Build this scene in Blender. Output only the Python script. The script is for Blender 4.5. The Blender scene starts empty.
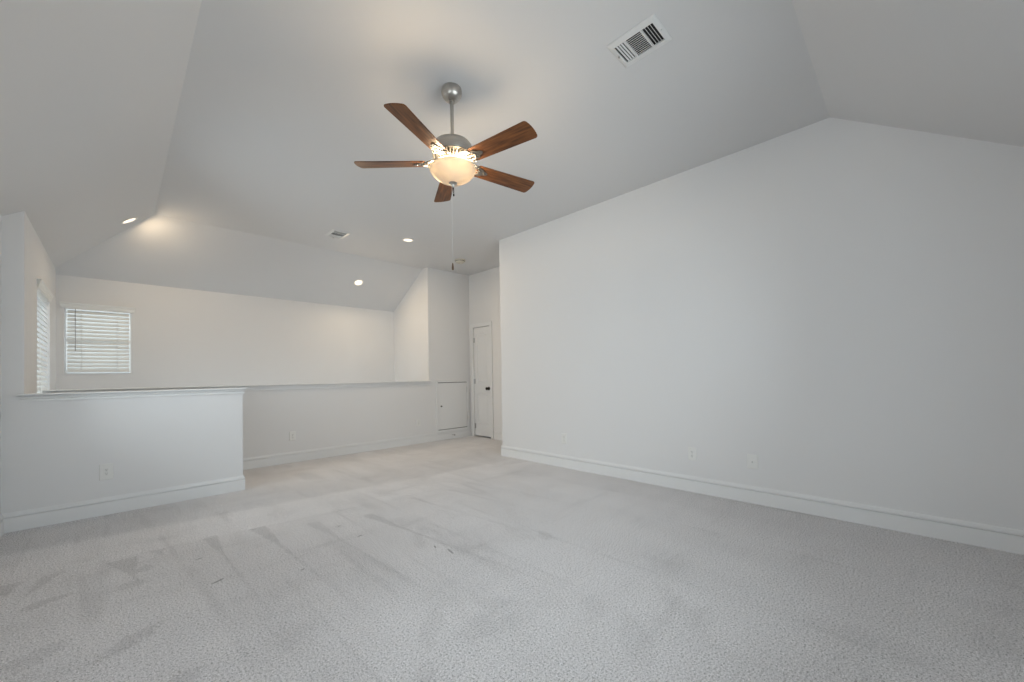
import bpy, bmesh, math, random
from mathutils import Vector, Matrix

# ------------------------------------------------------------------ camera, world, light, exposure
S = bpy.context.scene
COL = S.collection
PI = math.pi

cam_data = bpy.data.cameras.new('camera')
cam = bpy.data.objects.new('camera', cam_data)
COL.objects.link(cam)
right = Vector((0.70953742, -0.70446315, -0.01698012))
up = Vector((0.00159072, -0.02249533, 0.99974568))
fwd = Vector((0.70466596, 0.70938398, 0.01484068))
M = Matrix.Identity(4)
for i in range(3):
    M[i][0] = right[i]; M[i][1] = up[i]; M[i][2] = -fwd[i]
M[2][3] = 1.12
cam.matrix_world = M
cam_data.sensor_width = 36.0
cam_data.lens = 397.97 / 1024 * 36.0
cam_data.shift_y = (369.985 - 341) / 1024
cam_data.clip_start = 0.02
S.camera = cam

S.view_settings.view_transform = 'Standard'
S.view_settings.look = 'None'
S.view_settings.gamma = 1.0
S.view_settings.use_curve_mapping = False
S.view_settings.exposure = 0.0

world = bpy.data.worlds.new('world')
S.world = world
world.use_nodes = True
bg = world.node_tree.nodes['Background']
bg.inputs['Color'].default_value = (0.86, 0.93, 1.0, 1)
bg.inputs['Strength'].default_value = 1.15


def area_light(name, loc, aim, sx, sy, power, color):
    d = bpy.data.lights.new(name, 'AREA')
    d.shape = 'RECTANGLE'; d.size = sx; d.size_y = sy
    d.energy = power; d.color = color
    o = bpy.data.objects.new(name, d)
    o.location = loc
    o.rotation_euler = Vector(aim).to_track_quat('-Z', 'Y').to_euler()
    COL.objects.link(o)
    return o


DAY = (0.89, 0.945, 1.0)
WARM = (1.0, 0.77, 0.50)
# window daylight; the front and lower stairwell ones are unseen, added as fill
area_light('daylight_side_window_near', (-0.85, 0.90, 1.50), (1, 0, -0.6), 0.95, 1.4, 28, DAY)
area_light('daylight_side_window_far', (-0.85, 4.00, 1.50), (1, 0, -0.05), 0.95, 1.4, 31.5, DAY)
area_light('added_front_daylight', (1.70, -0.79, 1.50), (0, 1, -0.22), 2.0, 1.4, 54, DAY)  # added fill light behind the camera, brightens half walls and carpet
area_light('daylight_stair_window', (-0.15, 7.36, 1.66), (0, -1, 0.0), 0.6, 0.8, 3, DAY)
area_light('daylight_alcove_window', (-0.84, 6.03, 1.35), (1, 0, 0.0), 0.9, 1.3, 10, DAY)
area_light('added_lower_stair_daylight', (1.7, 7.38, -1.3), (0, -1, 0.25), 1.6, 1.2, 120, DAY)  # added fill from below, brightens the stairwell and its sloped ceiling

# ------------------------------------------------------------------ materials


def new_mat(name):
    m = bpy.data.materials.new(name); m.use_nodes = True
    return m, m.node_tree, m.node_tree.nodes['Principled BSDF']


def simple(name, col, rough=0.5, metal=0.0, emit=None, strength=0.0, coat=0.0):
    m, nt, b = new_mat(name)
    b.inputs['Base Color'].default_value = (*col, 1)
    b.inputs['Roughness'].default_value = rough
    b.inputs['Metallic'].default_value = metal
    b.inputs['Coat Weight'].default_value = coat
    if emit:
        b.inputs['Emission Color'].default_value = (*emit, 1)
        b.inputs['Emission Strength'].default_value = strength
    n = nt.nodes.new('ShaderNodeTexNoise'); n.inputs['Scale'].default_value = 60
    bp = nt.nodes.new('ShaderNodeBump'); bp.inputs['Strength'].default_value = 0.02
    bp.inputs['Distance'].default_value = 0.002
    nt.links.new(n.outputs['Fac'], bp.inputs['Height'])
    nt.links.new(bp.outputs['Normal'], b.inputs['Normal'])
    return m


def paint(name, col, scale=90, dist=0.0012):
    m, nt, b = new_mat(name)
    b.inputs['Roughness'].default_value = 0.75
    b.inputs['Specular IOR Level'].default_value = 0.25
    tc = nt.nodes.new('ShaderNodeTexCoord')
    n = nt.nodes.new('ShaderNodeTexNoise'); n.inputs['Scale'].default_value = scale
    n.inputs['Detail'].default_value = 3
    n2 = nt.nodes.new('ShaderNodeTexNoise'); n2.inputs['Scale'].default_value = 1.3
    r = nt.nodes.new('ShaderNodeMixRGB')
    r.inputs['Color1'].default_value = (col[0] * .985, col[1] * .985, col[2] * .985, 1)
    r.inputs['Color2'].default_value = (*col, 1)
    bp = nt.nodes.new('ShaderNodeBump'); bp.inputs['Strength'].default_value = 0.12
    bp.inputs['Distance'].default_value = dist
    for q in (n, n2): nt.links.new(tc.outputs['Object'], q.inputs['Vector'])
    nt.links.new(n2.outputs['Fac'], r.inputs['Fac'])
    nt.links.new(r.outputs['Color'], b.inputs['Base Color'])
    nt.links.new(n.outputs['Fac'], bp.inputs['Height'])
    nt.links.new(bp.outputs['Normal'], b.inputs['Normal'])
    return m


def carpet_mat():
    m, nt, b = new_mat('carpet')
    L = nt.links.new
    N = nt.nodes.new
    b.inputs['Roughness'].default_value = 0.95
    b.inputs['Specular IOR Level'].default_value = 0.1
    b.inputs['Sheen Weight'].default_value = 0.15
    tc = N('ShaderNodeTexCoord')

    def noise(scale, detail=2, vec=None, rough=0.5):
        n = N('ShaderNodeTexNoise'); n.inputs['Scale'].default_value = scale
        n.inputs['Detail'].default_value = detail
        n.inputs['Roughness'].default_value = rough
        L(vec or tc.outputs['Object'], n.inputs['Vector'])
        return n.outputs['Fac']

    def mapping(scale, rot=0.0, loc=(0, 0, 0)):
        mp = N('ShaderNodeMapping'); mp.inputs['Scale'].default_value = scale
        mp.inputs['Rotation'].default_value = (0, 0, rot)
        mp.inputs['Location'].default_value = loc
        L(tc.outputs['Object'], mp.inputs['Vector'])
        return mp.outputs['Vector']

    def math_(op, a, c=None, v=None):
        n = N('ShaderNodeMath'); n.operation = op
        L(a, n.inputs[0])
        if c is not None: L(c, n.inputs[1])
        if v is not None: n.inputs[1].default_value = v
        return n.outputs[0]

    def ramp(fac, stops):
        r = N('ShaderNodeValToRGB')
        e = r.color_ramp.elements
        e[0].position, e[0].color = stops[0][0], (stops[0][1],) * 3 + (1,)
        e[1].position, e[1].color = stops[-1][0], (stops[-1][1],) * 3 + (1,)
        for p, c in stops[1:-1]:
            x = e.new(p); x.color = (c, c, c, 1)
        L(fac, r.inputs['Fac'])
        return r.outputs['Color']

    # tufts
    tuft = noise(115, 3, rough=0.85)
    tuft2 = noise(330, 1)
    grain = ramp(tuft, [(0.34, 0.22), (0.45, 0.92), (0.56, 1.09), (0.70, 1.46)])
    grain2 = ramp(tuft2, [(0.32, 0.70), (0.68, 1.24)])
    # vacuum tracks: thin darker lines running up the room, broken here and there, and brushed patches
    tr = noise(1.0, 1, mapping((2.3, 0.11, 1), rot=math.radians(-9), loc=(0.37, 0.2, 0)))
    d = math_('ABSOLUTE', math_('SUBTRACT', tr, v=0.5))
    gap = ramp(noise(2.2, 3), [(0.42, 0.0), (0.60, 1.0)])
    line = ramp(d, [(0.0, 1.0), (0.006, 0.8), (0.020, 0.0)])
    track = ramp(math_('MULTIPLY', line, gap), [(0.0, 1.0), (1.0, 0.90)])
    side = ramp(tr, [(0.47, 1.0), (0.52, 0.98)])
    br = noise(1.0, 5, mapping((3.6, 1.1, 1), rot=math.radians(-12), loc=(3.1, 1.7, 0)), 0.65)
    brushed = ramp(br, [(0.30, 0.90), (0.42, 0.985), (0.60, 1.02)])
    br2 = noise(1.0, 4, mapping((1.3, 4.5, 1), rot=math.radians(20), loc=(0.4, 2.2, 0)), 0.65)
    brushed2 = ramp(br2, [(0.32, 0.91), (0.43, 0.99), (0.62, 1.015)])
    lw = noise(0.7, 2)
    large = ramp(lw, [(0.3, 0.98), (0.7, 1.02)])
    sep = N('ShaderNodeSeparateXYZ'); L(tc.outputs['Object'], sep.inputs[0])
    wn = math_('ADD', math_('MULTIPLY', math_('SUBTRACT', noise(13, 3, rough=0.7), v=0.5), v=1.5),
               math_('MULTIPLY', math_('SUBTRACT', noise(70, 1), v=0.5), v=0.7))
    # rows of cleaning strokes parallel to the near half wall
    yy = math_('ADD', math_('ADD', sep.outputs['Y'], math_('MULTIPLY', sep.outputs['X'], v=0.10)), math_('MULTIPLY', wn, v=0.07))
    rows = ramp(math_('MULTIPLY', yy, v=0.2), [(0.716, 1.0), (0.7185, 0.93), (0.7225, 1.035), (0.828, 1.035), (0.842, 0.93), (0.95, 0.94), (0.99, 1.0)])
    fac = rows
    # wedge-shaped stroke ends, each trailing off into a track: x, y, half width, length, tail, sideways drift, factor
    wedges = [(-0.44, 3.60, .07, .20, .0, .02, .84), (-0.27, 3.60, .05, .30, .0, -.08, .86), (0.02, 3.56, .075, .42, .10, .06, .83),
              (0.19, 3.58, .04, .15, .0, .02, .88), (0.47, 3.60, .045, .55, 1.1, .02, .86), (0.76, 3.55, .055, .60, 1.4, .03, .85),
              (1.08, 3.35, .05, .60, 1.5, .03, .88), (1.46, 3.20, .045, .75, 1.4, .08, .84), (1.95, 3.35, .03, .6, 1.2, .06, .90),
              (2.35, 3.30, .03, .5, .9, .05, .90), (2.75, 2.7, .02, .5, .8, .04, .91), (2.16, 1.98, .015, .01, .0, .0, .9)]
    for (x, y, w, l, tail, drift, f) in wedges:
        t = math_('MULTIPLY', math_('SUBTRACT', sep.outputs['Y'], v=y), v=-1.0 / l)
        dx = math_('SUBTRACT', math_('SUBTRACT', sep.outputs['X'], v=x), math_('MULTIPLY', t, v=drift))
        adx = math_('ADD', math_('ABSOLUTE', dx), math_('MULTIPLY', wn, v=0.028))
        half = math_('MAXIMUM', math_('MULTIPLY', math_('SUBTRACT', t, v=1.0), v=-w), v=0.010 if tail else -0.02)
        inside = ramp(math_('ADD', math_('SUBTRACT', adx, half), v=0.5), [(0.492, 1.0), (0.506, 0.0)])
        span = ramp(math_('MULTIPLY', t, v=0.2), [(0.0, 0.0), (0.008, 1.0), (0.2, 0.85 if tail else 1.0), (min(0.98, 0.21 + 0.2 * tail / l), 0.0)])
        k = ramp(math_('MULTIPLY', inside, span), [(0.0, 1.0), (1.0, f)])
        fac = math_('MULTIPLY', fac, k)
    # foot marks and scuffs: x, y, half width, half length, turn, factor
    strokes = [(0.04, 2.42, .13, .055, 35, .84), (-0.27, 3.16, .10, .045, 12, .83), (-0.25, 2.56, .12, .07, 40, .87),
               (0.12, 3.28, .035, .06, 0, .88), (0.06, 3.08, .07, .05, 0, .88), (0.16, 1.95, .10, .05, 30, .88),
               (2.13, 1.84, .055, .10, -15, .87), (1.47, 2.42, .05, .14, -20, .90), (1.62, 1.12, .12, .07, 30, .91),
               (1.55, 0.85, .20, .07, 40, .92), (1.0, 1.55, .16, .06, 45, .91), (0.80, 1.30, .12, .05, 45, .90), (1.90, 0.80, .3, .06, 50, .93),
               (1.35, 1.45, .22, .05, -50, .93), (2.6, 3.9, .25, .04, 15, .93), (2.1, 4.1, .2, .04, 10, .93), (1.5, 3.9, .2, .05, -10, .94),
               (0.365, 3.20, .022, .006, 10, .42), (0.40, 2.765, .036, .007, 25, .42), (1.225, 2.80, .022, .006, 20, .42), (0.775, 2.56, .015, .008, 20, .55),
               (1.20, 3.10, .018, .006, 20, .5), (1.49, 2.25, .006, .022, -20, .42), (1.52, 2.12, .007, .05, -12, .55)]
    for (x, y, w, l, a, f) in strokes:
        small = w < 0.04
        a = math.radians(a); ca, sa = math.cos(a), math.sin(a)
        dx = math_('SUBTRACT', sep.outputs['X'], v=x); dy = math_('SUBTRACT', sep.outputs['Y'], v=y)
        u = math_('ADD', math_('MULTIPLY', dx, v=ca / w), math_('MULTIPLY', dy, v=sa / w))
        v = math_('ADD', math_('MULTIPLY', dx, v=-sa / l), math_('MULTIPLY', dy, v=ca / l))
        q = math_('ADD', math_('ADD', math_('MULTIPLY', u, u), math_('MULTIPLY', v, v)), math_('MULTIPLY', wn, v=0.5 if small else 2.2))
        r = ramp(q, [(0.80, f), (1.0, 1.0)]) if small else ramp(q, [(0.55, f + 0.02), (1.0, 1.0)])
        fac = math_('MULTIPLY', fac, r)
    tot = fac
    for t in (grain, grain2, track, side, brushed, brushed2, large):
        tot = math_('MULTIPLY', tot, t)
    mx = N('ShaderNodeMixRGB'); mx.blend_type = 'MULTIPLY'; mx.inputs['Fac'].default_value = 1
    mx.inputs['Color1'].default_value = (0.835, 0.825, 0.84, 1)
    L(tot, mx.inputs['Color2'])
    L(mx.outputs['Color'], b.inputs['Base Color'])
    bp = N('ShaderNodeBump'); bp.inputs['Strength'].default_value = 0.8
    bp.inputs['Distance'].default_value = 0.007
    L(math_('ADD', tuft, tuft2), bp.inputs['Height'])
    L(bp.outputs['Normal'], b.inputs['Normal'])
    return m


def wood_mat():
    m, nt, b = new_mat('walnut_blade')
    L = nt.links.new; N = nt.nodes.new
    tc = N('ShaderNodeTexCoord')
    mp = N('ShaderNodeMapping'); mp.inputs['Scale'].default_value = (2.5, 26, 8)
    L(tc.outputs['Object'], mp.inputs['Vector'])
    n = N('ShaderNodeTexNoise'); n.inputs['Scale'].default_value = 2.2; n.inputs['Detail'].default_value = 5
    L(mp.outputs['Vector'], n.inputs['Vector'])
    r = N('ShaderNodeValToRGB')
    r.color_ramp.elements[0].position = .32; r.color_ramp.elements[0].color = (0.060, 0.019, 0.006, 1)
    r.color_ramp.elements[1].position = .7; r.color_ramp.elements[1].color = (0.23, 0.085, 0.024, 1)
    L(n.outputs['Fac'], r.inputs['Fac'])
    L(r.outputs['Color'], b.inputs['Base Color'])
    b.inputs['Roughness'].default_value = 0.42
    b.inputs['Specular IOR Level'].default_value = 0.3
    b.inputs['Coat Weight'].default_value = 0.06
    b.inputs['Coat Roughness'].default_value = 0.3
    return m


def nickel_mat():
    m, nt, b = new_mat('brushed_nickel')
    L = nt.links.new; N = nt.nodes.new
    b.inputs['Metallic'].default_value = 1
    b.inputs['Roughness'].default_value = 0.33
    tc = N('ShaderNodeTexCoord')
    mp = N('ShaderNodeMapping'); mp.inputs['Scale'].default_value = (3, 3, 240)
    n = N('ShaderNodeTexNoise'); n.inputs['Scale'].default_value = 3
    r = N('ShaderNodeValToRGB')
    r.color_ramp.elements[0].color = (0.36, 0.34, 0.31, 1); r.color_ramp.elements[1].color = (0.60, 0.575, 0.535, 1)
    L(tc.outputs['Object'], mp.inputs['Vector']); L(mp.outputs['Vector'], n.inputs['Vector'])
    L(n.outputs['Fac'], r.inputs['Fac']); L(r.outputs['Color'], b.inputs['Base Color'])
    return m


def alabaster_mat():
    m, nt, b = new_mat('alabaster_glass')
    L = nt.links.new; N = nt.nodes.new
    out = nt.nodes['Material Output']
    n = N('ShaderNodeTexNoise'); n.inputs['Scale'].default_value = 9; n.inputs['Detail'].default_value = 3
    n.inputs['Distortion'].default_value = 1.2
    tc = N('ShaderNodeTexCoord'); L(tc.outputs['Object'], n.inputs['Vector'])
    r = N('ShaderNodeValToRGB')
    r.color_ramp.elements[0].color = (0.64, 0.56, 0.45, 1); r.color_ramp.elements[1].color = (0.80, 0.745, 0.65, 1)
    L(n.outputs['Fac'], r.inputs['Fac'])
    tr = N('ShaderNodeBsdfTranslucent')
    L(r.outputs['Color'], tr.inputs['Color']); L(r.outputs['Color'], b.inputs['Base Color'])
    b.inputs['Roughness'].default_value = 0.25
    mx = N('ShaderNodeMixShader'); mx.inputs['Fac'].default_value = 0.30
    L(b.outputs[0], mx.inputs[1]); L(tr.outputs[0], mx.inputs[2]); L(mx.outputs[0], out.inputs['Surface'])
    return m


def glass_mat():
    m, nt, b = new_mat('window_glass')
    L = nt.links.new; N = nt.nodes.new
    out = nt.nodes['Material Output']
    t = N('ShaderNodeBsdfTransparent'); t.inputs['Color'].default_value = (0.95, 0.97, 0.96, 1)
    g = N('ShaderNodeBsdfGlossy'); g.inputs['Roughness'].default_value = 0.02
    f = N('ShaderNodeFresnel'); f.inputs['IOR'].default_value = 1.45
    mx = N('ShaderNodeMixShader')
    L(f.outputs[0], mx.inputs['Fac']); L(t.outputs[0], mx.inputs[1]); L(g.outputs[0], mx.inputs[2])
    L(mx.outputs[0], out.inputs['Surface'])
    return m


WALL = paint('wall_paint', (0.78, 0.78, 0.785))
CEIL = paint('ceiling_paint', (0.70, 0.70, 0.705), 120, 0.0015)
TRIM = simple('trim_paint', (0.80, 0.805, 0.81), 0.4)
CARPET = carpet_mat()
WOOD = wood_mat()
NICKEL = nickel_mat()
GLASSBOWL = alabaster_mat()
GLASS = glass_mat()
WHITE = simple('white_plastic', (0.80, 0.80, 0.785), 0.35)
BLIND = simple('blind_vinyl', (0.82, 0.83, 0.82), 0.45)
DARK = simple('dark_void', (0.012, 0.012, 0.013), 0.8)
SLOT = simple('slot_shadow_grey', (0.04, 0.04, 0.04), 0.7)
BRONZE = simple('dark_bronze', (0.045, 0.038, 0.033), 0.35, 0.9)
STEEL = simple('steel', (0.55, 0.55, 0.55), 0.3, 1.0)
VENT = simple('vent_enamel', (0.74, 0.74, 0.735), 0.4)
CREAM = simple('cream_detector', (0.60, 0.56, 0.47), 0.5)
LENS = simple('lamp_lens', (0.9, 0.9, 0.9), 0.4, emit=(1.0, 0.80, 0.58), strength=1.5)
FOB = simple('wood_fob', (0.10, 0.055, 0.03), 0.5)
CORD = simple('pull_cord', (0.62, 0.62, 0.61), 0.7)
VINYL = simple('window_vinyl', (0.85, 0.85, 0.84), 0.35)

# ------------------------------------------------------------------ mesh helpers


def box(bm, x0, x1, y0, y1, z0, z1, mat=None):
    vs = [bm.verts.new((x, y, z)) for z in (z0, z1) for y in (y0, y1) for x in (x0, x1)]
    F = [(0, 2, 3, 1), (4, 5, 7, 6), (0, 1, 5, 4), (2, 6, 7, 3), (0, 4, 6, 2), (1, 3, 7, 5)]
    fs = [bm.faces.new([vs[i] for i in f]) for f in F]
    if mat is not None: bmesh.ops.transform(bm, matrix=mat, verts=vs)
    return vs


def lathe(bm, prof, n=40, mat=None):
    rings = []
    new = []
    for r, z in prof:
        if r < 1e-5:
            v = bm.verts.new((0, 0, z)); rings.append([v]); new.append(v)
        else:
            rg = [bm.verts.new((r * math.cos(2 * PI * k / n), r * math.sin(2 * PI * k / n), z)) for k in range(n)]
            rings.append(rg); new += rg
    for a, b in zip(rings, rings[1:]):
        if len(a) == 1 and len(b) == 1: continue
        for k in range(n):
            k2 = (k + 1) % n
            if len(a) == 1: bm.faces.new((a[0], b[k], b[k2]))
            elif len(b) == 1: bm.faces.new((a[k], b[0], a[k2]))
            else: bm.faces.new((a[k], b[k], b[k2], a[k2]))
    if mat is not None: bmesh.ops.transform(bm, matrix=mat, verts=new)
    return new


def tube(bm, pts, r, n=8, mat=None, cap=True):
    pts = [Vector(p) for p in pts]
    rings = []; new = []
    rr = r if isinstance(r, (list, tuple)) else [r] * len(pts)
    prev = None
    for i, p in enumerate(pts):
        t = (pts[min(i + 1, len(pts) - 1)] - pts[max(i - 1, 0)]).normalized()
        if prev is None:
            a = Vector((0, 0, 1)) if abs(t.z) < .9 else Vector((1, 0, 0))
            u = t.cross(a).normalized()
        else:
            u = (prev - t * prev.dot(t)).normalized()
        prev = u
        w = t.cross(u)
        rg = [bm.verts.new(p + (u * math.cos(2 * PI * k / n) + w * math.sin(2 * PI * k / n)) * rr[i]) for k in range(n)]
        rings.append(rg); new += rg
    for a, b in zip(rings, rings[1:]):
        for k in range(n):
            bm.faces.new((a[k], a[(k + 1) % n], b[(k + 1) % n], b[k]))
    if cap:
        bm.faces.new(rings[0][::-1]); bm.faces.new(rings[-1])
    if mat is not None: bmesh.ops.transform(bm, matrix=mat, verts=new)
    return new


def prism(bm, outline, z0, z1, mat=None):
    a = [bm.verts.new((x, y, z0)) for x, y in outline]
    b = [bm.verts.new((x, y, z1)) for x, y in outline]
    bm.faces.new(a[::-1]); bm.faces.new(b)
    n = len(a)
    for k in range(n):
        bm.faces.new((a[k], a[(k + 1) % n], b[(k + 1) % n], b[k]))
    if mat is not None: bmesh.ops.transform(bm, matrix=mat, verts=a + b)
    return a + b


def loops(bm, rows, closed=True, cap0=False, cap1=False):
    R = [[bm.verts.new(p) for p in row] for row in rows]
    n = len(R[0])
    for a, b in zip(R, R[1:]):
        for k in range(n if closed else n - 1):
            bm.faces.new((a[k], a[(k + 1) % n], b[(k + 1) % n], b[k]))
    if cap0: bm.faces.new(R[0][::-1])
    if cap1: bm.faces.new(R[-1])


def obj(name, bm, mat, parent=None, bevel=0.0, smooth=False, seg=2, angle=35):
    bmesh.ops.recalc_face_normals(bm, faces=bm.faces)
    me = bpy.data.meshes.new(name)
    bm.to_mesh(me); bm.free()
    me.materials.append(mat)
    if smooth:
        for p in me.polygons: p.use_smooth = True
        try: me.set_sharp_from_angle(angle=math.radians(angle))
        except Exception: pass
    o = bpy.data.objects.new(name, me)
    COL.objects.link(o)
    if parent: o.parent = parent
    if bevel:
        m = o.modifiers.new('bevel', 'BEVEL'); m.width = bevel; m.segments = seg; m.limit_method = 'ANGLE'
    return o


def struct(name, bm, mat, parent=None, **kw):
    o = obj(name, bm, mat, parent, **kw)
    if parent is None: o['kind'] = 'structure'
    return o


def struct_empty(name, loc=(0, 0, 0)):
    o = bpy.data.objects.new(name, None); COL.objects.link(o)
    o.location = loc; o.empty_display_size = 0.1
    o['kind'] = 'structure'
    return o


def thing(name, label, cat, loc, group=None, rot=(0, 0, 0)):
    o = bpy.data.objects.new(name, None); COL.objects.link(o)
    o.location = loc; o.rotation_euler = rot; o.empty_display_size = 0.1
    o['label'] = label; o['category'] = cat
    if group: o['group'] = group
    return o


def dup(root, loc, rot=None, label=None):
    r = root.copy(); COL.objects.link(r); r.location = loc
    if rot is not None: r.rotation_euler = rot
    if label: r['label'] = label
    for ch in list(root.children):
        if ch.type == 'LIGHT':
            pass
        c = ch.copy(); COL.objects.link(c); c.parent = r
        for g in list(ch.children):
            e = g.copy(); COL.objects.link(e); e.parent = c
    return r


def wall_boxes(bm, axis, p0, p1, a0, a1, z0, z1, holes=()):
    """wall slab between p0..p1 on axis, spanning a0..a1 on the other, with rectangular holes (a, a, z, z)"""
    cuts_a = sorted({a0, a1, *[h[0] for h in holes], *[h[1] for h in holes]})
    cuts_z = sorted({z0, z1, *[h[2] for h in holes], *[h[3] for h in holes]})
    for i in range(len(cuts_a) - 1):
        for j in range(len(cuts_z) - 1):
            ca = (cuts_a[i] + cuts_a[i + 1]) / 2; cz = (cuts_z[j] + cuts_z[j + 1]) / 2
            if any(h[0] < ca < h[1] and h[2] < cz < h[3] for h in holes): continue
            if axis == 'x': box(bm, p0, p1, cuts_a[i], cuts_a[i + 1], cuts_z[j], cuts_z[j + 1])
            else: box(bm, cuts_a[i], cuts_a[i + 1], p0, p1, cuts_z[j], cuts_z[j + 1])
    bmesh.ops.remove_doubles(bm, verts=bm.verts, dist=1e-5)
    seen = {}
    for f in bm.faces:
        seen.setdefault(frozenset(v.index for v in f.verts), []).append(f)
    bm.verts.index_update()
    seen = {}
    for f in list(bm.faces):
        seen.setdefault(frozenset(v.index for v in f.verts), []).append(f)
    kill = [f for fs in seen.values() if len(fs) > 1 for f in fs]
    if kill: bmesh.ops.delete(bm, geom=kill, context='FACES_ONLY')


def sweep(path, prof, name, mat=None, side=1):
    """profile (out, z) swept along a 2D path; 'out' points to the left of travel for side=1"""
    n = len(path)
    P = [Vector(p) for p in path]
    dirs = [(P[i + 1] - P[i]).normalized() for i in range(n - 1)]
    nor = [Vector((-d.y, d.x)) * side for d in dirs]
    off = []
    for i in range(n):
        if i == 0: off.append(nor[0])
        elif i == n - 1: off.append(nor[-1])
        else:
            b = nor[i - 1] + nor[i]
            off.append(b / max(b.dot(nor[i]), 1e-3) if b.length > 1e-4 else nor[i])
    bm = bmesh.new()
    rows = []
    full = prof + [(0, prof[-1][1]), (0, 0)]
    for i in range(n):
        rows.append([(P[i].x + off[i].x * o, P[i].y + off[i].y * o, z) for o, z in full])
    loops(bm, rows, closed=True, cap0=True, cap1=True)
    return struct(name, bm, mat or TRIM)


# ------------------------------------------------------------------ dimensions (metres)
XR, XR2 = 3.852, 4.767
XL, XA = -0.62, -0.51          # left wall of the room, left wall of the stair alcove
YF, YB, YC, YW = -0.56, 4.860, 5.932, 7.139
ZC = 3.045
YN = 4.097                      # where the right wall turns into the hall nook
XH = 0.917                      # free end of the near half wall
YS, YFR, XS = 6.079, 0.400, 0.308   # ceiling breaks
ZL = -2.7
T = 0.12
SL, SB, SF = 0.696, 0.593, 0.678

# ------------------------------------------------------------------ room shell
bm = bmesh.new()
box(bm, XL - T, XR2 + T, YF - T, YC + T, -0.12, 0)
struct('floor', bm, CARPET)
bm = bmesh.new()
box(bm, XL - T, XR + T, YC + T, YW + T, ZL - 0.1, ZL)
struct('floor_stairwell', bm, CARPET)

# ceiling: flat middle, three slopes
bm = bmesh.new()
xo = XL - T
dr = (XS - xo) * SL
yb2 = YS + dr / SB; yf2 = YFR - dr / SF
xe = XR2 + T
pts = [(XS, YFR, ZC), (XS, YS, ZC), (xe, YS, ZC), (xe, YFR, ZC), (xo, yf2, ZC - dr), (xo, yb2, ZC - dr), (xe, yb2, ZC - dr), (xe, yf2, ZC - dr)]
faces = [(0, 1, 2, 3), (4, 5, 1, 0), (1, 5, 6, 2), (0, 3, 7, 4)]
lo = [bm.verts.new(p) for p in pts]; hi = [bm.verts.new((p[0], p[1], p[2] + 0.1)) for p in pts]
for f in faces:
    bm.faces.new([lo[i] for i in f]); bm.faces.new([hi[i] for i in f[::-1]])
rim = [4, 5, 6, 2, 3, 7]
for a, b in zip(rim, rim[1:] + rim[:1]):
    bm.faces.new((lo[a], lo[b], hi[b], hi[a]))
struct('ceiling', bm, CEIL)

ZT = ZC + 0.06
W1 = (-0.445, 0.140, 1.228, 2.062)      # far stairwell window: x, x, z, z
W6 = (0.85, 2.55, -2.00, -0.60)         # added lower stairwell window, unseen, lets in fill light
W2 = (5.560, 6.500, 0.62, 2.035)        # alcove side window: y, y, z, z
W3 = (0.35, 1.45, 0.72, 2.18)           # two windows in the left wall, out of the frame
W4 = (3.45, 4.55, 0.72, 2.18)
W5 = (0.60, 2.80, 0.72, 2.18)           # added window behind the camera, unseen, lets in fill light

bm = bmesh.new(); wall_boxes(bm, 'x', XL - T, XL, YF - T, YB, 0, 2.50, [W3, W4]); struct('wall_left', bm, WALL)
bm = bmesh.new(); wall_boxes(bm, 'y', YF - T, YF, XL, XR + T, 0, 2.50, [W5]); struct('wall_front', bm, WALL)
bm = bmesh.new(); box(bm, XR, XR + T, YF, YN, 0, ZT); struct('wall_right', bm, WALL, bevel=0.006)
bm = bmesh.new(); box(bm, XR + T, XR2 + T, YN - T, YN, 0, ZT); struct('wall_hall_near', bm, WALL)
D1 = (5.351, 5.817, 0.0, 2.035)
bm = bmesh.new(); wall_boxes(bm, 'x', XR2, XR2 + T, YN, YC + T, 0, ZT, [D1]); struct('wall_hall_right', bm, WALL)
bm = bmesh.new(); box(bm, XR2 + T, XR2 + T + .02, 5.2, 5.95, 0, 2.2); struct('wall_closet_shade', bm, DARK)  # black sheet stands in for the darkness behind the door
bm = bmesh.new(); box(bm, XR, XR2, YC, YC + T, 0, ZT); struct('wall_hall_back', bm, WALL)
bm = bmesh.new(); box(bm, XR, XR + T, YC + T, YW + T, ZL, ZT); struct('wall_stair_right', bm, WALL)
bm = bmesh.new(); wall_boxes(bm, 'y', YW, YW + T, XA - 0.02, XR, ZL, ZT, [W1, W6]); struct('wall_back', bm, WALL)
bm = bmesh.new(); wall_boxes(bm, 'x', XL - T, XA, YB + T, YW + T, ZL, ZT, [W2]); box(bm, XL - T, XA, YB, YB + T, 1.030, ZT); struct('wall_alcove_left', bm, WALL)
bm = bmesh.new(); box(bm, XL, XH, YB, YB + T, 0, 1.030); struct('wall_half_near', bm, WALL)
bm = bmesh.new(); box(bm, XA, XR, YC, YC + T, ZL, 1.044); struct('wall_half_far', bm, WALL)


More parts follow.
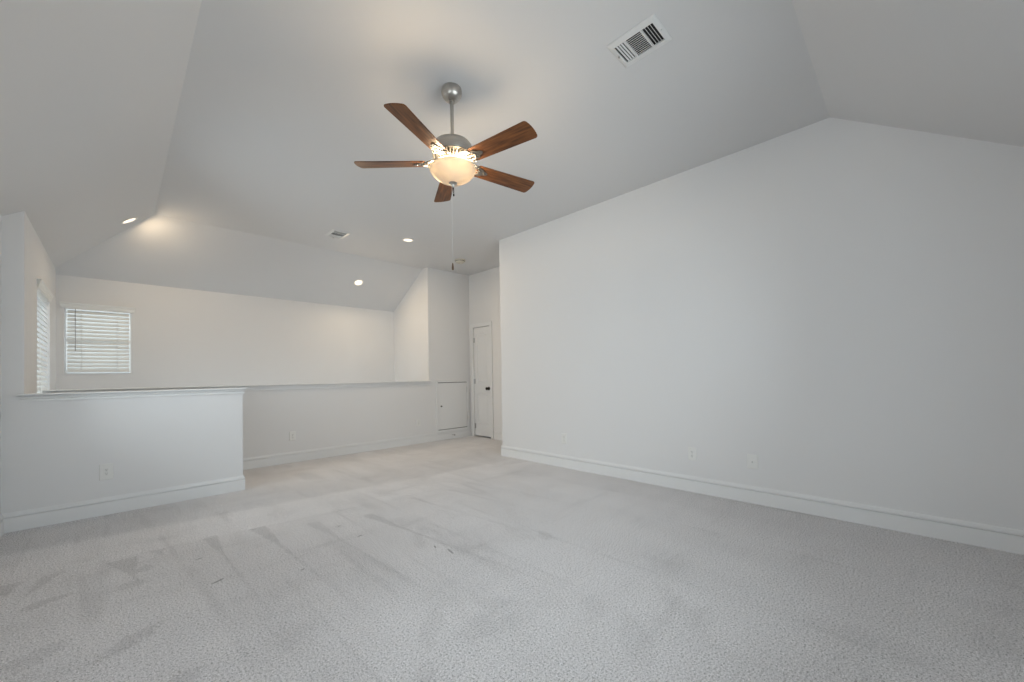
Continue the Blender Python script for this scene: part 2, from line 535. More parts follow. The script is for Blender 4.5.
def half_wall_cap(name, ztop, y0, xr, left_return, right_open):
    prof = [(0.001, 0.984), (0.013, 0.984), (0.015, 0.990), (0.015, 1.000), (0.004, 1.001), (0.004, 1.008), (0.017, 1.009), (0.020, ztop - 0.028),
            (0.024, ztop - 0.022), (0.008, ztop - 0.021), (0.008, ztop - 0.0125), (0.036, ztop - 0.012), (0.040, ztop - 0.009), (0.040, ztop - 0.003), (0.037, ztop)]
    bm = bmesh.new()
    rows = []
    for o, z in prof:
        if left_return:
            rows.append([(XA + 0.001, y0 - 0.001, z), (XA - 0.005 - o, y0 - 0.001, z), (XA - 0.005 - o, y0 - o, z), (xr + o, y0 - o, z),
                         (xr + o, y0 + T + o, z), (XA + 0.001, y0 + T + o, z)])
        else:
            rows.append([(XA + 0.001, y0 - o, z), (xr + 0.004 + o, y0 - o, z), (xr + 0.004 + o, y0 - 0.001, z), (xr - 0.001, y0 - 0.001, z),
                         (xr - 0.001, y0 + T + o, z), (XA + 0.001, y0 + T + o, z)])
    loops(bm, rows, closed=True, cap0=True, cap1=True)
    return struct(name, bm, TRIM)


half_wall_cap('trim_1', 1.044, YB, XH, True, True)
half_wall_cap('trim_2', 1.058, YC, XR, False, False)

BASE = [(0.015, 0.0), (0.015, 0.106), (0.0145, 0.107), (0.002, 0.108), (0.002, 0.114), (0.013, 0.115), (0.012, 0.128), (0.008, 0.136), (0.006, 0.146)]
sweep([(XR, YF), (XR, YN), (XR2, YN), (XR2, 5.272)], BASE, 'baseboard_right', side=1)
sweep([(XL, YF), (XL, YB), (XH, YB), (XH, YB + T), (XA, YB + T)], BASE, 'baseboard_left', side=-1)
sweep([(XA, YC), (XR2, YC)], BASE, 'baseboard_back', side=-1)
sweep([(XL, YF), (XR, YF)], BASE, 'baseboard_front', side=1)


# ------------------------------------------------------------------ windows
def window(name, axis, pout, a0, a1, z0, z1, bars=()):
    """vinyl frame set in the outer part of the wall; pout = plane of the glass"""
    bm = bmesh.new()
    f = 0.035 if bars[0][1] == 1.45 or len(bars) > 1 else 0.016
    d = 0.03

    def b(A0, A1, Z0, Z1, dd=d):
        if axis == 'x': box(bm, pout - dd, pout + dd, A0, A1, Z0, Z1)
        else: box(bm, A0, A1, pout - dd, pout + dd, Z0, Z1)
    b(a0, a0 + f, z0, z1); b(a1 - f, a1, z0, z1); b(a0 + f, a1 - f, z0, z0 + f); b(a0 + f, a1 - f, z1 - f, z1)
    for q in bars:
        if q[0] == 'h': b(a0 + f, a1 - f, q[1] - .018, q[1] + .018, .02)
        else: b(q[1] - .025, q[1] + .025, z0 + f, z1 - f, .024)
    fr = struct(name, bm, VINYL)
    bm = bmesh.new()
    if axis == 'x': box(bm, pout - .003, pout + .003, a0 + f, a1 - f, z0 + f, z1 - f)
    else: box(bm, a0 + f, a1 - f, pout - .003, pout + .003, z0 + f, z1 - f)
    obj('pane', bm, GLASS, fr)
    return fr


window('window_1', 'y', YW + 0.085, *W1, bars=[('h', 1.645)])
window('window_2', 'x', XA - 0.19, *W2, bars=[('h', 1.33)])
window('window_3', 'x', XL - 0.085, *W3, bars=[('h', 1.45)])
window('window_4', 'x', XL - 0.085, *W4, bars=[('h', 1.45)])
window('added_window_5', 'y', YF - 0.085, *W5, bars=[('v', 1.70), ('h', 1.45)])  # added unseen window for the front fill light
window('added_window_6', 'y', YW + 0.085, *W6, bars=[('h', -1.3), ('v', 1.70)])  # added unseen window for the stairwell fill light
# sills
for n_, w_ in ((3, W3), (4, W4)):
    bm = bmesh.new(); box(bm, XL - 0.06, XL + 0.03, w_[0] - .04, w_[1] + .04, w_[2] - .02, w_[2] + .004); struct('trim_%d' % n_, bm, TRIM)
bm = bmesh.new(); box(bm, W5[0] - .04, W5[1] + .04, YF - 0.06, YF + 0.03, W5[2] - .02, W5[2] + .004); struct('trim_5', bm, TRIM)


def blind(label, loc, rotz, w, h, n, proud, wand_len, valance=True):
    """two inch blind built along local +x (width) hanging down from z=0, room side is -y"""
    t = thing('window_blind', label, 'window blind', loc, 'white slatted window blinds', (0, 0, rotz))
    pitch = (h - 0.088) / n
    # back-tilted slats
    bm = bmesh.new()
    tilt = math.radians(57)
    for k in range(n):
        zc = -0.055 - pitch * (k + 0.4)
        R = Matrix.Translation((0, 0, zc)) @ Matrix.Rotation(tilt, 4, 'X')
        prof = [(-0.025, 0.0), (-0.0125, 0.0016), (0, 0.0022), (0.0125, 0.0016), (0.025, 0)]
        ol = [(y, z + 0.0014) for y, z in prof] + [(y, z - 0.0014) for y, z in prof[::-1]]
        vs = [[bm.verts.new(R @ Vector((x, y, z))) for y, z in ol] for x in (0.022, w - 0.022)]
        bm.faces.new(vs[0]); bm.faces.new(vs[1][::-1])
        m = len(ol)
        for i in range(m): bm.faces.new((vs[0][i], vs[1][i], vs[1][(i + 1) % m], vs[0][(i + 1) % m]))
    obj('slats', bm, BLIND, t)
    bm = bmesh.new(); box(bm, 0.008, w - 0.008, -0.028, 0.028, -0.045, 0); obj('headrail', bm, BLIND, t, bevel=.002)
    bm = bmesh.new(); box(bm, 0.020, w - 0.020, -0.027, 0.027, -h + 0.022, -h + 0.042); obj('bottom_rail', bm, BLIND, t, bevel=.004)
    # valance with a small crown profile, returns at both ends
    prof = [(0.0, -0.035), (0.010, -0.035), (0.012, -0.02), (0.018, -0.008), (0.020, 0.012), (0.028, 0.022), (0.030, 0.032), (0.0, 0.032)]
    bm = bmesh.new()
    rows = [[(x + (s * 0.6 * o), -proud - o, z) for o, z in prof] for x, s in ((-0.022, -1), (w + 0.022, 1))]
    loops(bm, rows, closed=True, cap0=True, cap1=True)
    for x, s in ((-0.022, 1), (w + 0.022, -1)):
        box(bm, min(x, x + s * .012), max(x, x + s * .012), -proud, -proud + 0.05, -0.035, 0.03)
    obj('valance', bm, BLIND, t)
    for f in ((0.24, 0.77) if w < .8 else (0.2, 0.8)):
        bm = bmesh.new()
        for dy in (-0.0235, 0.0235):
            tube(bm, [(w * f, dy, -0.045), (w * f, dy, -h + 0.03)], 0.0022, 6)
        for k in range(n):
            zc = -0.055 - pitch * (k + 0.4)
            box(bm, w * f - .006, w * f + .006, -0.027, -0.022, zc - 0.014, zc + 0.003)
        obj('ladder_cord', bm, BLIND, t)
    if not wand_len: return t
    bm = bmesh.new(); tube(bm, [(w * 0.155, -0.034, -0.04), (w * 0.155, -0.036, -wand_len)], 0.004, 6)
    obj('tilt_wand', bm, simple('wand_acrylic', (0.42, 0.43, 0.42), 0.2), t)
    return t


blind('white slatted blind on the square window in the far stairwell wall', (W1[0], YW + 0.018, W1[3]), 0, W1[1] - W1[0], W1[3] - W1[2], 16, 0.018, 0.55)
blind('white slatted blind on the tall narrow window in the alcove side wall', (XA - 0.022, W2[0], W2[3]), PI / 2, W2[1] - W2[0], W2[3] - W2[2], 27, 0.022, 0)

# ------------------------------------------------------------------ closet door
dr_ = struct_empty('door_1', (XR2, 5.584, 0))
DW, DH = 0.460, 2.028
bm = bmesh.new()
# slab with two recessed, raised-field panels on the room side (local x negative = room)
ys = [-DW / 2, -0.155, 0.155, DW / 2]
zs = [0.022, 0.24, 0.80, 1.00, 1.915, DH]
f0 = 0.012
V = {}


def gv(y, z, x):
    k = (round(y, 4), round(z, 4), round(x, 4))
    if k not in V: V[k] = bm.verts.new((x, y, z))
    return V[k]


for i in range(3):
    for j in range(5):
        y0, y1, z0, z1 = ys[i], ys[i + 1], zs[j], zs[j + 1]
        if i == 1 and j in (1, 3):
            rings = [(0, 0), (0.006, 0.010), (0.020, 0.011), (0.045, 0.003)]
            R = []
            for ins, dep in rings:
                R.append([gv(y0 + ins, z0 + ins, f0 + dep), gv(y1 - ins, z0 + ins, f0 + dep), gv(y1 - ins, z1 - ins, f0 + dep), gv(y0 + ins, z1 - ins, f0 + dep)])
            for a, b in zip(R, R[1:]):
                for k in range(4): bm.faces.new((a[k], a[(k + 1) % 4], b[(k + 1) % 4], b[k]))
            bm.faces.new(R[-1])
        else:
            bm.faces.new((gv(y0, z0, f0), gv(y1, z0, f0), gv(y1, z1, f0), gv(y0, z1, f0)))
box(bm, f0 + 0.010, f0 + 0.034, -DW / 2, DW / 2, 0.022, DH)
for (a, b) in (((-DW / 2), 0.022), ((DW / 2), 0.022)):
    pass
box(bm, f0, f0 + 0.012, -DW / 2, -DW / 2 + .0005, 0.022, DH); box(bm, f0, f0 + 0.012, DW / 2 - .0005, DW / 2, 0.022, DH)
obj('slab', bm, TRIM, dr_)
bm = bmesh.new()
# casing: two legs and a head with a stepped profile
for (y0, y1, z0, z1) in ((-0.233 - 0.066, -0.233, 0, 2.105), (0.233, 0.233 + 0.066, 0, 2.105), (-0.233, 0.233, 2.040, 2.105)):
    box(bm, -0.014, 0, y0, y1, z0, z1)
for (y0, y1, z0, z1) in ((-0.299, -0.281, 0, 2.105), (0.281, 0.299, 0, 2.105), (-0.281, 0.281, 2.088, 2.105)):
    box(bm, -0.020, -0.014, y0, y1, z0, z1)
obj('casing', bm, TRIM, dr_, bevel=.002)
kb = bmesh.new()
Rk = Matrix.Translation((f0, -0.172, 0.898)) @ Matrix.Rotation(-PI / 2, 4, 'Y')
lathe(kb, [(0, 0), (0.032, 0), (0.032, 0.004), (0.027, 0.009), (0.011, 0.011), (0.010, 0.028), (0.022, 0.036), (0.0285, 0.048), (0.027, 0.060), (0.016, 0.067), (0, 0.068)], 24, Rk)
obj('knob', kb, BRONZE, dr_, smooth=True)
for z in (0.20, 1.03, 1.80):
    bm = bmesh.new()
    tube(bm, [(0.002, 0.231, z - .045), (0.002, 0.231, z + .045)], 0.007, 10)
    box(bm, 0.009, 0.0125, 0.200, 0.229, z - .045, z + .045)
    obj('hinge', bm, STEEL, dr_)

# ------------------------------------------------------------------ access panel
ap = thing('access_panel', 'white square access panel with dark latch, low in the wall right of the stairwell', 'access panel', (4.352, YC, 0.60))
bm = bmesh.new()
ow, oh, iw, ih = 0.362, 0.462, 0.326, 0.424
for (x0, x1, z0, z1) in ((-ow, -iw, -oh, oh - .01), (iw, ow, -oh, oh - .01), (-iw, iw, ih, oh - .01), (-iw, iw, -oh, -ih)):
    box(bm, x0, x1, -0.019, -0.0005, z0, z1)
obj('frame', bm, TRIM, ap, bevel=.002)
bm = bmesh.new(); box(bm, -iw + .006, iw - .006, -0.008, -0.0015, -ih + .010, ih - .010); obj('door', bm, TRIM, ap, bevel=.0015)
bm = bmesh.new(); box(bm, -iw, iw, -0.0012, -0.0004, -ih, ih); obj('gap_shade', bm, SLOT, ap)  # dark sheet paints the shade in the gap around the panel door
bm = bmesh.new()
lathe(bm, [(0, 0), (0.013, 0), (0.013, 0.003), (0.008, 0.006), (0.008, 0.014), (0.012, 0.018), (0.010, 0.024), (0, 0.025)], 20,
      Matrix.Translation((-0.258, -0.010, 0.0)) @ Matrix.Rotation(PI / 2, 4, 'X'))
obj('latch', bm, BRONZE, ap, smooth=True)
for z in (0.28, -0.24):
    bm = bmesh.new(); tube(bm, [(iw - .004, -0.012, z - .05), (iw - .004, -0.012, z + .05)], .005, 8); obj('hinge', bm, STEEL, ap)

# door stop on the baseboard below it
ds = thing('door_stop', 'small spring door stop sticking out of the baseboard below the access panel', 'door stop', (4.327, YC - 0.015, 0.073))
bm = bmesh.new(); lathe(bm, [(0, 0), (0.012, 0), (0.010, 0.006), (0, 0.007)], 16, Matrix.Rotation(PI / 2, 4, 'X')); obj('base', bm, STEEL, ds)
bm = bmesh.new()
hp = [(0.006 * math.cos(k * .7), -0.006 - k * 0.0006, 0.006 * math.sin(k * .7)) for k in range(90)]
tube(bm, hp, 0.0016, 5); obj('spring', bm, STEEL, ds)
bm = bmesh.new(); lathe(bm, [(0, 0), (0.009, 0), (0.010, 0.008), (0.007, 0.013), (0, 0.014)], 14, Matrix.Translation((0, -0.059, 0)) @ Matrix.Rotation(PI / 2, 4, 'X')); obj('tip', bm, BRONZE, ds)


# ------------------------------------------------------------------ outlets (built facing local -y)
def plate_mesh(w, h):
    bm = bmesh.new()
    rows = []
    for ins, d in ((0, 0), (0, -0.002), (0.004, -0.0055), (0.008, -0.006)):
        rows.append([(-w / 2 + ins, d, -h / 2 + ins), (w / 2 - ins, d, -h / 2 + ins), (w / 2 - ins, d, h / 2 - ins), (-w / 2 + ins, d, h / 2 - ins)])
    loops(bm, rows, cap0=True, cap1=True)
    return bm


def receptacle(par, zc, r=0.017, depth=0.0085):
    bm = bmesh.new()
    ol = []
    for k in range(28):
        a = 2 * PI * k / 28
        ol.append((r * math.cos(a), max(-r * .78, min(r * .78, r * math.sin(a)))))
    Mx = Matrix.Translation((0, -0.0055, zc)) @ Matrix.Rotation(PI / 2, 4, 'X')
    prism(bm, ol, 0, depth - 0.0055, Mx)
    rc = obj('receptacle', bm, WHITE, par)
    for x, hh in ((-0.0065, 0.009), (0.0065, 0.007)):
        bm = bmesh.new(); box(bm, x - .0014, x + .0014, -depth - .0004, -depth + .001, zc + .003 - hh / 2, zc + .003 + hh / 2)
        obj('slot', bm, SLOT, rc)
    bm = bmesh.new(); lathe(bm, [(0, 0), (0.0026, 0), (0.0026, 0.0014), (0, 0.0014)], 12, Matrix.Translation((0, -depth + .001, zc - .0075)) @ Matrix.Rotation(PI / 2, 4, 'X'))
    obj('slot', bm, SLOT, rc)
    return rc


OUT = 'white wall outlets above the baseboards'
RZ = -PI / 2     # face -x


def duplex(label, loc, rotz):
    t = thing('wall_outlet', label, 'wall outlet', loc, OUT, (0, 0, rotz))
    obj('cover_plate', plate_mesh(0.078, 0.122), WHITE, t)
    receptacle(t, 0.0195); receptacle(t, -0.0195)
    bm = bmesh.new(); lathe(bm, [(0, 0.0055), (0.0035, 0.0055), (0.003, 0.0072), (0, 0.0075)], 12, Matrix.Rotation(PI / 2, 4, 'X')); obj('screw', bm, STEEL, t)
    return t


d0 = duplex('white duplex outlet low on the far half wall, just past the near half wall', (1.686, YC, 0.357), 0)
dup(d0, (3.634, YC, 0.357), label='white duplex outlet on the far half wall beside the access panel')
dup(d0, (XR, 2.995, 0.348), (0, 0, RZ), 'white duplex outlet on the long right wall, nearest the hall corner')
dup(d0, (XR, 1.482, 0.355), (0, 0, RZ), 'white duplex outlet on the long right wall, middle of three plates')

# large plate with a rectangular rocker-style insert on the near half wall
t = thing('wall_outlet', 'large white wall plate with rectangular insert on the near half wall', 'wall outlet', (-0.064, YB, 0.363), OUT)
obj('cover_plate', plate_mesh(0.086, 0.138), WHITE, t)
bm = bmesh.new(); box(bm, -0.0165, 0.0165, -0.0085, -0.005, -0.0335, 0.0335); rc = obj('insert', bm, WHITE, t, bevel=.001)
for x, z, w_, h_ in ((-0.0065, 0.020, .0028, .009), (0.0065, 0.020, .0028, .007), (0, 0.010, .005, .005), (-0.0065, -0.012, .0028, .009), (0.0065, -0.012, .0028, .007), (0, -0.022, .005, .005)):
    bm = bmesh.new(); box(bm, x - w_ / 2, x + w_ / 2, -0.0089, -0.0075, z - h_ / 2, z + h_ / 2); obj('slot', bm, SLOT, rc)
for z in (-0.0485, 0.0485):
    bm = bmesh.new(); lathe(bm, [(0, 0.0055), (0.0035, 0.0055), (0.003, 0.0070), (0, 0.0072)], 12, Matrix.Translation((0, 0, z)) @ Matrix.Rotation(PI / 2, 4, 'X')); obj('screw', bm, WHITE, t)

# cable plate on the right wall
t = thing('wall_outlet', 'white plate with a round jack on the long right wall, farthest from the hall', 'wall outlet', (XR, 0.980, 0.352), OUT, (0, 0, RZ))
obj('cover_plate', plate_mesh(0.082, 0.122), WHITE, t)
bm = bmesh.new()
lathe(bm, [(0, 0.005), (0.020, 0.005), (0.020, 0.0075), (0.017, 0.0085), (0.0085, 0.0085), (0.008, 0.010), (0, 0.010)], 24, Matrix.Rotation(PI / 2, 4, 'X'))
obj('collar', bm, WHITE, t, smooth=True)
bm = bmesh.new()
lathe(bm, [(0, 0.009), (0.0055, 0.009), (0.0055, 0.018), (0.003, 0.018), (0.003, 0.012), (0, 0.012)], 12, Matrix.Rotation(PI / 2, 4, 'X'))
obj('jack', bm, STEEL, t)
for z in (-0.042, 0.042):
    bm = bmesh.new(); lathe(bm, [(0, 0.0055), (0.0035, 0.0055), (0.003, 0.0070), (0, 0.0072)], 12, Matrix.Translation((0, 0, z)) @ Matrix.Rotation(PI / 2, 4, 'X')); obj('screw', bm, WHITE, t)


# ------------------------------------------------------------------ ceiling registers (three-way)
def register(label, loc):
    """plate 0.235 x 0.292; local z up, long side along y"""
    t = thing('ceiling_vent', label, 'ceiling vent', loc, 'white ceiling air registers')
    w, l = 0.1165, 0.146
    iw, il = 0.078, 0.118
    bm = bmesh.new()
    rows = []
    def rect(a, b, z): return [(-a, -b, z), (a, -b, z), (a, b, z), (-a, b, z)]
    for a, b, z in ((w, l, 0), (w, l, -0.003), (w - .005, l - .005, -0.006), (iw + .006, il + .006, -0.011), (iw, il, -0.010), (iw, il, -0.0005)):
        rows.append(rect(a, b, z))
    loops(bm, rows)
    obj('frame', bm, VENT, t)
    bm = bmesh.new(); box(bm, -iw, iw, -il, il, -0.0014, -0.0004); obj('duct_shade', bm, DARK, t)  # flat dark sheet painted as the shade inside the duct
    # end banks (slats along x) and middle bank (slats along y)
    e = 0.066
    for s in (-1, 1):
        bm = bmesh.new()
        for k in range(4):
            y = s * (il - 0.0155 - k * 0.0155)
            R = Matrix.Translation((0, y, -0.0065)) @ Matrix.Rotation(math.radians(57 if s < 0 else -30), 4, 'X')
            box(bm, -iw, iw, -0.0045, 0.0045, -0.0010, 0.0010, R)
        obj('louvre_bank', bm, VENT, t)
    bm = bmesh.new()
    for k in range(10):
        x = -iw + 0.0145 + k * (2 * iw - 0.014) / 10
        R = Matrix.Translation((x, 0, -0.0065)) @ Matrix.Rotation(math.radians(-52), 4, 'Y')
        box(bm, -0.0045, 0.0045, -il + e + 0.006, il - e - 0.006, -0.0012, 0.0012, R)
    for y in (-il + e + 0.003, il - e - 0.003):
        box(bm, -iw, iw, y - .004, y + .004, -0.0105, -0.002)
    obj('louvre_bank', bm, VENT, t)
    for y in (-l + .013, l - .013):
        bm = bmesh.new(); lathe(bm, [(0, -0.0118), (0.003, -0.0112), (0.0035, -0.0085), (0, -0.008)], 10, Matrix.Translation((0.0, y, 0.0))); obj('screw', bm, STEEL, t)
    bm = bmesh.new(); box(bm, -0.012, -0.006, l - .024, l - .020, -0.026, -0.008); obj('damper_lever', bm, STEEL, t)
    return t


v1 = register('larger white louvred ceiling register, right of the fan and nearer the camera', (2.157, 1.078, ZC - 0.0005))
dup(v1, (2.085, 5.345, ZC - 0.0005), label='smaller-looking white louvred ceiling register in front of the stairwell slope, behind the fan')


# ------------------------------------------------------------------ recessed lights
def recessed(label, loc, normal, watts=9.0):
    q = Vector((0, 0, 1)).rotation_difference(Vector(normal)).to_euler()
    t = thing('recessed_light', label, 'recessed light', loc, 'recessed ceiling lights', q)
    bm = bmesh.new()
    lathe(bm, [(0.083, -0.0003), (0.085, -0.003), (0.080, -0.0055), (0.066, -0.006), (0.062, -0.004), (0.060, -0.0008)], 40); obj('trim_ring', bm, WHITE, t, smooth=True)
    bm = bmesh.new(); lathe(bm, [(0, -0.0015), (0.045, -0.0015), (0.0605, -0.001), (0.0605, -0.0004), (0, -0.0004)], 40); obj('lens', bm, LENS, t)
    ld = bpy.data.lights.new('lamp', 'AREA'); ld.shape = 'DISK'; ld.size = 0.11; ld.energy = watts; ld.color = WARM
    lo = bpy.data.objects.new('lamp', ld); COL.objects.link(lo); lo.parent = t; lo.location = (0, 0, -0.008)
    return t


nL = Vector((-SL, 0, 1)).normalized(); nB = Vector((0, SB, 1)).normalized()
recessed('lit recessed ceiling light on the flat ceiling, closest to the smoke detector', (2.893, 4.932, ZC - 0.0005), (0, 0, 1), 11.5)
recessed('lit recessed ceiling light in the sloped ceiling directly above the far stairwell wall', (2.909, 6.584, ZC - SB * (6.584 - YS) - 0.0005), nB, 7.5)
recessed('lit recessed ceiling light on the left slope beside the hip, above the blinds', (0.100, 6.030, ZC - SL * (XS - 0.100) - 0.0005), nL, 7.0)

# ------------------------------------------------------------------ smoke detector
t = thing('smoke_detector', 'round off-white smoke detector on the ceiling in front of the hall door', 'smoke detector', (4.018, 5.218, ZC - 0.0005))
bm = bmesh.new(); lathe(bm, [(0, 0), (0.090, 0), (0.090, -0.010), (0.084, -0.014), (0, -0.014)], 36); obj('base', bm, CREAM, t, smooth=True)
bm = bmesh.new(); lathe(bm, [(0, -0.014), (0.076, -0.014), (0.079, -0.028), (0.072, -0.044), (0.055, -0.052), (0.024, -0.055), (0, -0.055)], 36); obj('cover', bm, CREAM, t, smooth=True)
bm = bmesh.new()
for k in range(18):
    R = Matrix.Rotation(2 * PI * k / 18, 4, 'Z') @ Matrix.Translation((0.0775, 0, -0.024))
    box(bm, -0.002, 0.0025, -0.010, 0.010, -0.005, 0.005, R)
obj('sensor_slots', bm, SLOT, t)
bm = bmesh.new(); lathe(bm, [(0, -0.053), (0.010, -0.053), (0.009, -0.058), (0, -0.0585)], 16, Matrix.Translation((0.02, 0, 0))); obj('test_button', bm, WHITE, t)

# ------------------------------------------------------------------ ceiling fan
FX, FY = 1.589, 2.126
fan = thing('ceiling_fan', 'nickel ceiling fan with five walnut blades and a lit glass bowl', 'ceiling fan', (FX, FY, ZC))


def fz(z): return z - ZC


bm = bmesh.new()
lathe(bm, [(0, 0), (0.058, 0), (0.064, -0.006), (0.0675, -0.018), (0.068, -0.030), (0.064, -0.050), (0.054, -0.068), (0.038, -0.082), (0.024, -0.089), (0.020, -0.090), (0.020, -0.098), (0.0, -0.099)], 40)
obj('canopy', bm, NICKEL, fan, smooth=True)
bm = bmesh.new(); lathe(bm, [(0, -0.09), (0.0115, -0.09), (0.0115, fz(2.70)), (0, fz(2.70))], 20); obj('downrod', bm, NICKEL, fan, smooth=True)
bm = bmesh.new()
lathe(bm, [(0, fz(2.712)), (0.020, fz(2.712)), (0.022, fz(2.698)), (0.045, fz(2.692)), (0.092, fz(2.682)), (0.118, fz(2.668)), (0.130, fz(2.650)), (0.133, fz(2.632)),
           (0.133, fz(2.600)), (0.129, fz(2.590)), (0.116, fz(2.586)), (0, fz(2.586))], 56)
obj('motor_housing', bm, NICKEL, fan, smooth=True)
# pierced flywheel skirt: radial fins around an inner cone
bm = bmesh.new()
lathe(bm, [(0.070, fz(2.588)), (0.084, fz(2.578)), (0.076, fz(2.556)), (0.056, fz(2.546)), (0, fz(2.546)), (0, fz(2.586))], 48)
sk = obj('flywheel', bm, DARK, fan, smooth=True)
bm = bmesh.new()
NF = 32
for k in range(NF):
    R = Matrix.Rotation(2 * PI * k / NF, 4, 'Z')
    tube(bm, [(0.124, 0, fz(2.586)), (0.112, 0, fz(2.570)), (0.086, 0, fz(2.552))], 0.0050, 6, R)
lathe(bm, [(0.128, fz(2.591)), (0.132, fz(2.584)), (0.126, fz(2.578)), (0.119, fz(2.585))], 56)
lathe(bm, [(0.092, fz(2.560)), (0.092, fz(2.548)), (0.074, fz(2.544)), (0.074, fz(2.556))], 48)
fin = obj('fins', bm, simple('satin_nickel_light', (0.26, 0.245, 0.22), 0.4, 0.8), sk, smooth=True)

# blades and their irons, on a rotor that hangs slightly out of level
TH0 = 2.3293
ZB = fz(2.540)
R0, R1 = 0.175, 0.650


def blade_outline(n=8):
    wr, wt = 0.056, 0.068
    ol = []
    cr = 0.014
    for (cx, cy, a0) in ((R1 - 0.012 - cr, -wt + cr, -90), (R1 - 0.012 - cr, wt - cr, 0)):
        for k in range(n + 1):
            a = math.radians(a0 + 90 * k / n)
            x = cx + cr * math.cos(a); y = cy + cr * math.sin(a)
            ol.append((x + 0.012 * (1 - (y / wt) ** 2), y))
        if a0 == -90:
            for k in range(1, 6):
                y = (-wt + cr) + (2 * wt - 2 * cr) * k / 6
                ol.append((cx + cr + 0.012 * (1 - (y / wt) ** 2), y))
    cr = 0.016
    for (cx, cy, a0) in ((R0 + cr, wr - cr, 90), (R0 + cr, -wr + cr, 180)):
        for k in range(n + 1):
            a = math.radians(a0 + 90 * k / n)
            ol.append((cx + cr * math.cos(a), cy + cr * math.sin(a)))
    return ol


IRON = simple('satin_iron', (0.22, 0.21, 0.195), 0.38, 0.9)
bm = bmesh.new(); prism(bm, blade_outline(), -0.003, 0.003)
blade_me = None
iron_me = None
PITCH = math.radians(-12)
for k in range(5):
    a = TH0 + k * 2 * PI / 5
    tx, ty = 0.006, 0.022          # small rise across the rotor
    dz = (tx * math.cos(a) + ty * math.sin(a)) / 0.643
    Mb = Matrix.Translation((0, 0, ZB)) @ Matrix.Rotation(a, 4, 'Z') @ Matrix.Rotation(-math.atan(dz), 4, 'Y') @ Matrix.Rotation(PITCH, 4, 'X')
    if k == 0:
        b = obj('blade', bm, WOOD, fan, bevel=.0015)
        proto_b = b
    else:
        b = proto_b.copy(); COL.objects.link(b); b.parent = fan
    b.matrix_local = Mb
    if k == 0:
        im = bmesh.new()
        zt = -0.0035
        # mounting plate under the blade root: three-lobed
        pl = []
        for q in range(30):
            t_ = 2 * PI * q / 30
            rr = 0.030 + 0.010 * math.cos(3 * t_)
            pl.append((0.218 + rr * 1.15 * math.cos(t_), rr * 1.05 * math.sin(t_)))
        prism(im, pl, zt - 0.004, zt)
        # scrolls from hub to plate
        for s in (-1, 1):
            P = []
            for q in range(15):
                u = q / 14
                P.append((0.078 + 0.125 * u, s * (0.012 + 0.036 * math.sin(PI * u) ** 1.2), 0.030 * (1 - u) ** 1.5 + zt - 0.004))
            tube(im, P, [0.006 - 0.001 * math.sin(PI * q / 14) for q in range(15)], 8)
            P = []
            for q in range(18):
                u = q / 17
                ang = u * 1.55 * PI
                rad = 0.016 * (1 - 0.5 * u)
                P.append((0.128 + rad * math.cos(ang + PI) + 0.006, s * (0.020 + rad * math.sin(ang)), 0.012 + zt - 0.004))
            tube(im, P, 0.0038, 6)
            P = [(0.165 + 0.015 * math.cos(u * PI / 6), s * (0.040 + 0.013 * math.sin(u * PI / 6)), zt - .003) for u in range(11)]
            tube(im, P, 0.0034, 6)
        tube(im, [(0.074, 0, 0.034 + zt), (0.105, 0, 0.020 + zt), (0.15, 0, 0.004 + zt - .003), (0.21, 0, zt - .003)], [0.009, 0.007, 0.006, 0.006], 8)
        for (x, y) in ((0.200, 0.018), (0.200, -0.018), (0.240, 0)):
            lathe(im, [(0, -0.0035), (0.005, -0.003), (0.006, 0), (0, 0)], 10, Matrix.Translation((x, y, zt - 0.004)))
        proto_i = obj('blade_iron', im, IRON, b, smooth=True)
        ir = proto_i
    else:
        ir = proto_i.copy(); COL.objects.link(ir); ir.parent = b

# light kit
bm = bmesh.new()
lathe(bm, [(0, fz(2.550)), (0.058, fz(2.550)), (0.060, fz(2.532)), (0.052, fz(2.522)), (0.050, fz(2.512)), (0.034, fz(2.504)), (0, fz(2.502))], 40)
obj('switch_housing', bm, NICKEL, fan, smooth=True)
bm = bmesh.new(); lathe(bm, [(0, fz(2.516)), (0.005, fz(2.510)), (0.005, fz(2.405)), (0, fz(2.405))], 12); obj('center_stem', bm, NICKEL, fan)
bm = bmesh.new()
bowl = [(0.151, 2.498), (0.1505, 2.490), (0.145, 2.477), (0.130, 2.459), (0.110, 2.442), (0.088, 2.428), (0.064, 2.417), (0.040, 2.410), (0.014, 2.407)]
inner = [(r - 0.004 if r > .02 else r, z + 0.0035) for r, z in bowl[::-1]]
lathe(bm, [(r, fz(z)) for r, z in [(0.154, 2.5005), (0.154, 2.497)] + bowl + inner[:-1] + [(0.147, 2.5005), (0.154, 2.5005)]], 64)
lb = obj('light_bowl', bm, GLASSBOWL, fan, smooth=True)
bm = bmesh.new()
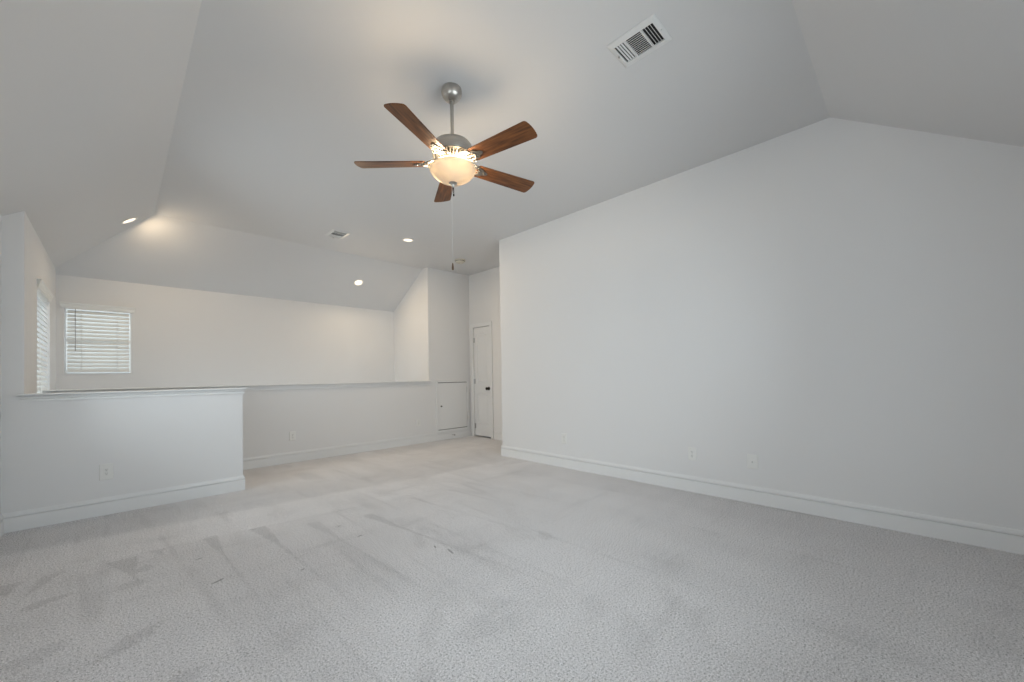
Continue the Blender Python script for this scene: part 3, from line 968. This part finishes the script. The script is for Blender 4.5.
lathe(bm, [(0, fz(2.410)), (0.026, fz(2.410)), (0.028, fz(2.405)), (0.022, fz(2.398)), (0.012, fz(2.393)), (0.009, fz(2.386)), (0.006, fz(2.381)), (0, fz(2.380))], 28)
obj('finial', bm, NICKEL, fan, smooth=True)
bulb_mat = simple('lamp_bulb', (0.9, 0.85, 0.75), 0.4, emit=(1.0, 0.78, 0.50), strength=3.0)
for k in range(3):
    a = math.radians(20 + 120 * k)
    bm = bmesh.new()
    lathe(bm, [(0, 0.028), (0.010, 0.026), (0.019, 0.016), (0.022, 0.002), (0.018, -0.012), (0.010, -0.026), (0.010, -0.045), (0, -0.045)], 20,
          Matrix.Translation((0.075 * math.cos(a), 0.075 * math.sin(a), fz(2.466))) @ Matrix.Rotation(a, 4, 'Z') @ Matrix.Rotation(math.radians(80), 4, 'Y'))
    obj('bulb', bm, bulb_mat, fan, smooth=True)
    ld = bpy.data.lights.new('bulb_light', 'POINT'); ld.energy = 7.5; ld.color = WARM; ld.shadow_soft_size = 0.03
    lo = bpy.data.objects.new('bulb_light', ld); COL.objects.link(lo); lo.parent = fan
    lo.location = (0.105 * math.cos(a), 0.105 * math.sin(a), fz(2.503))
# short chain and long pull cord
bm = bmesh.new()
for q in range(9):
    lathe(bm, [(0, 0.003), (0.0026, 0.0015), (0.0026, -0.0015), (0, -0.003)], 8, Matrix.Translation((0.004, 0, fz(2.378) - q * 0.0042)))
ch = obj('pull_chain', bm, BRONZE, fan)
bm = bmesh.new(); lathe(bm, [(0, 0.006), (0.004, 0.004), (0.0065, -0.006), (0.004, -0.012), (0, -0.013)], 12, Matrix.Translation((0.004, 0, fz(2.378) - 0.044))); obj('fob', bm, BRONZE, ch, smooth=True)
bm = bmesh.new(); tube(bm, [(-0.006, 0.004, fz(2.385)), (-0.008, 0.005, fz(2.3)), (-0.008, 0.005, fz(1.872))], 0.0009, 6)
ch = obj('pull_chain', bm, CORD, fan)
bm = bmesh.new()
lathe(bm, [(0, 0.004), (0.003, 0.003), (0.005, -0.008), (0.0075, -0.030), (0.0065, -0.042), (0, -0.046)], 14, Matrix.Translation((-0.008, 0.005, fz(1.872)))); obj('fob', bm, FOB, ch, smooth=True)
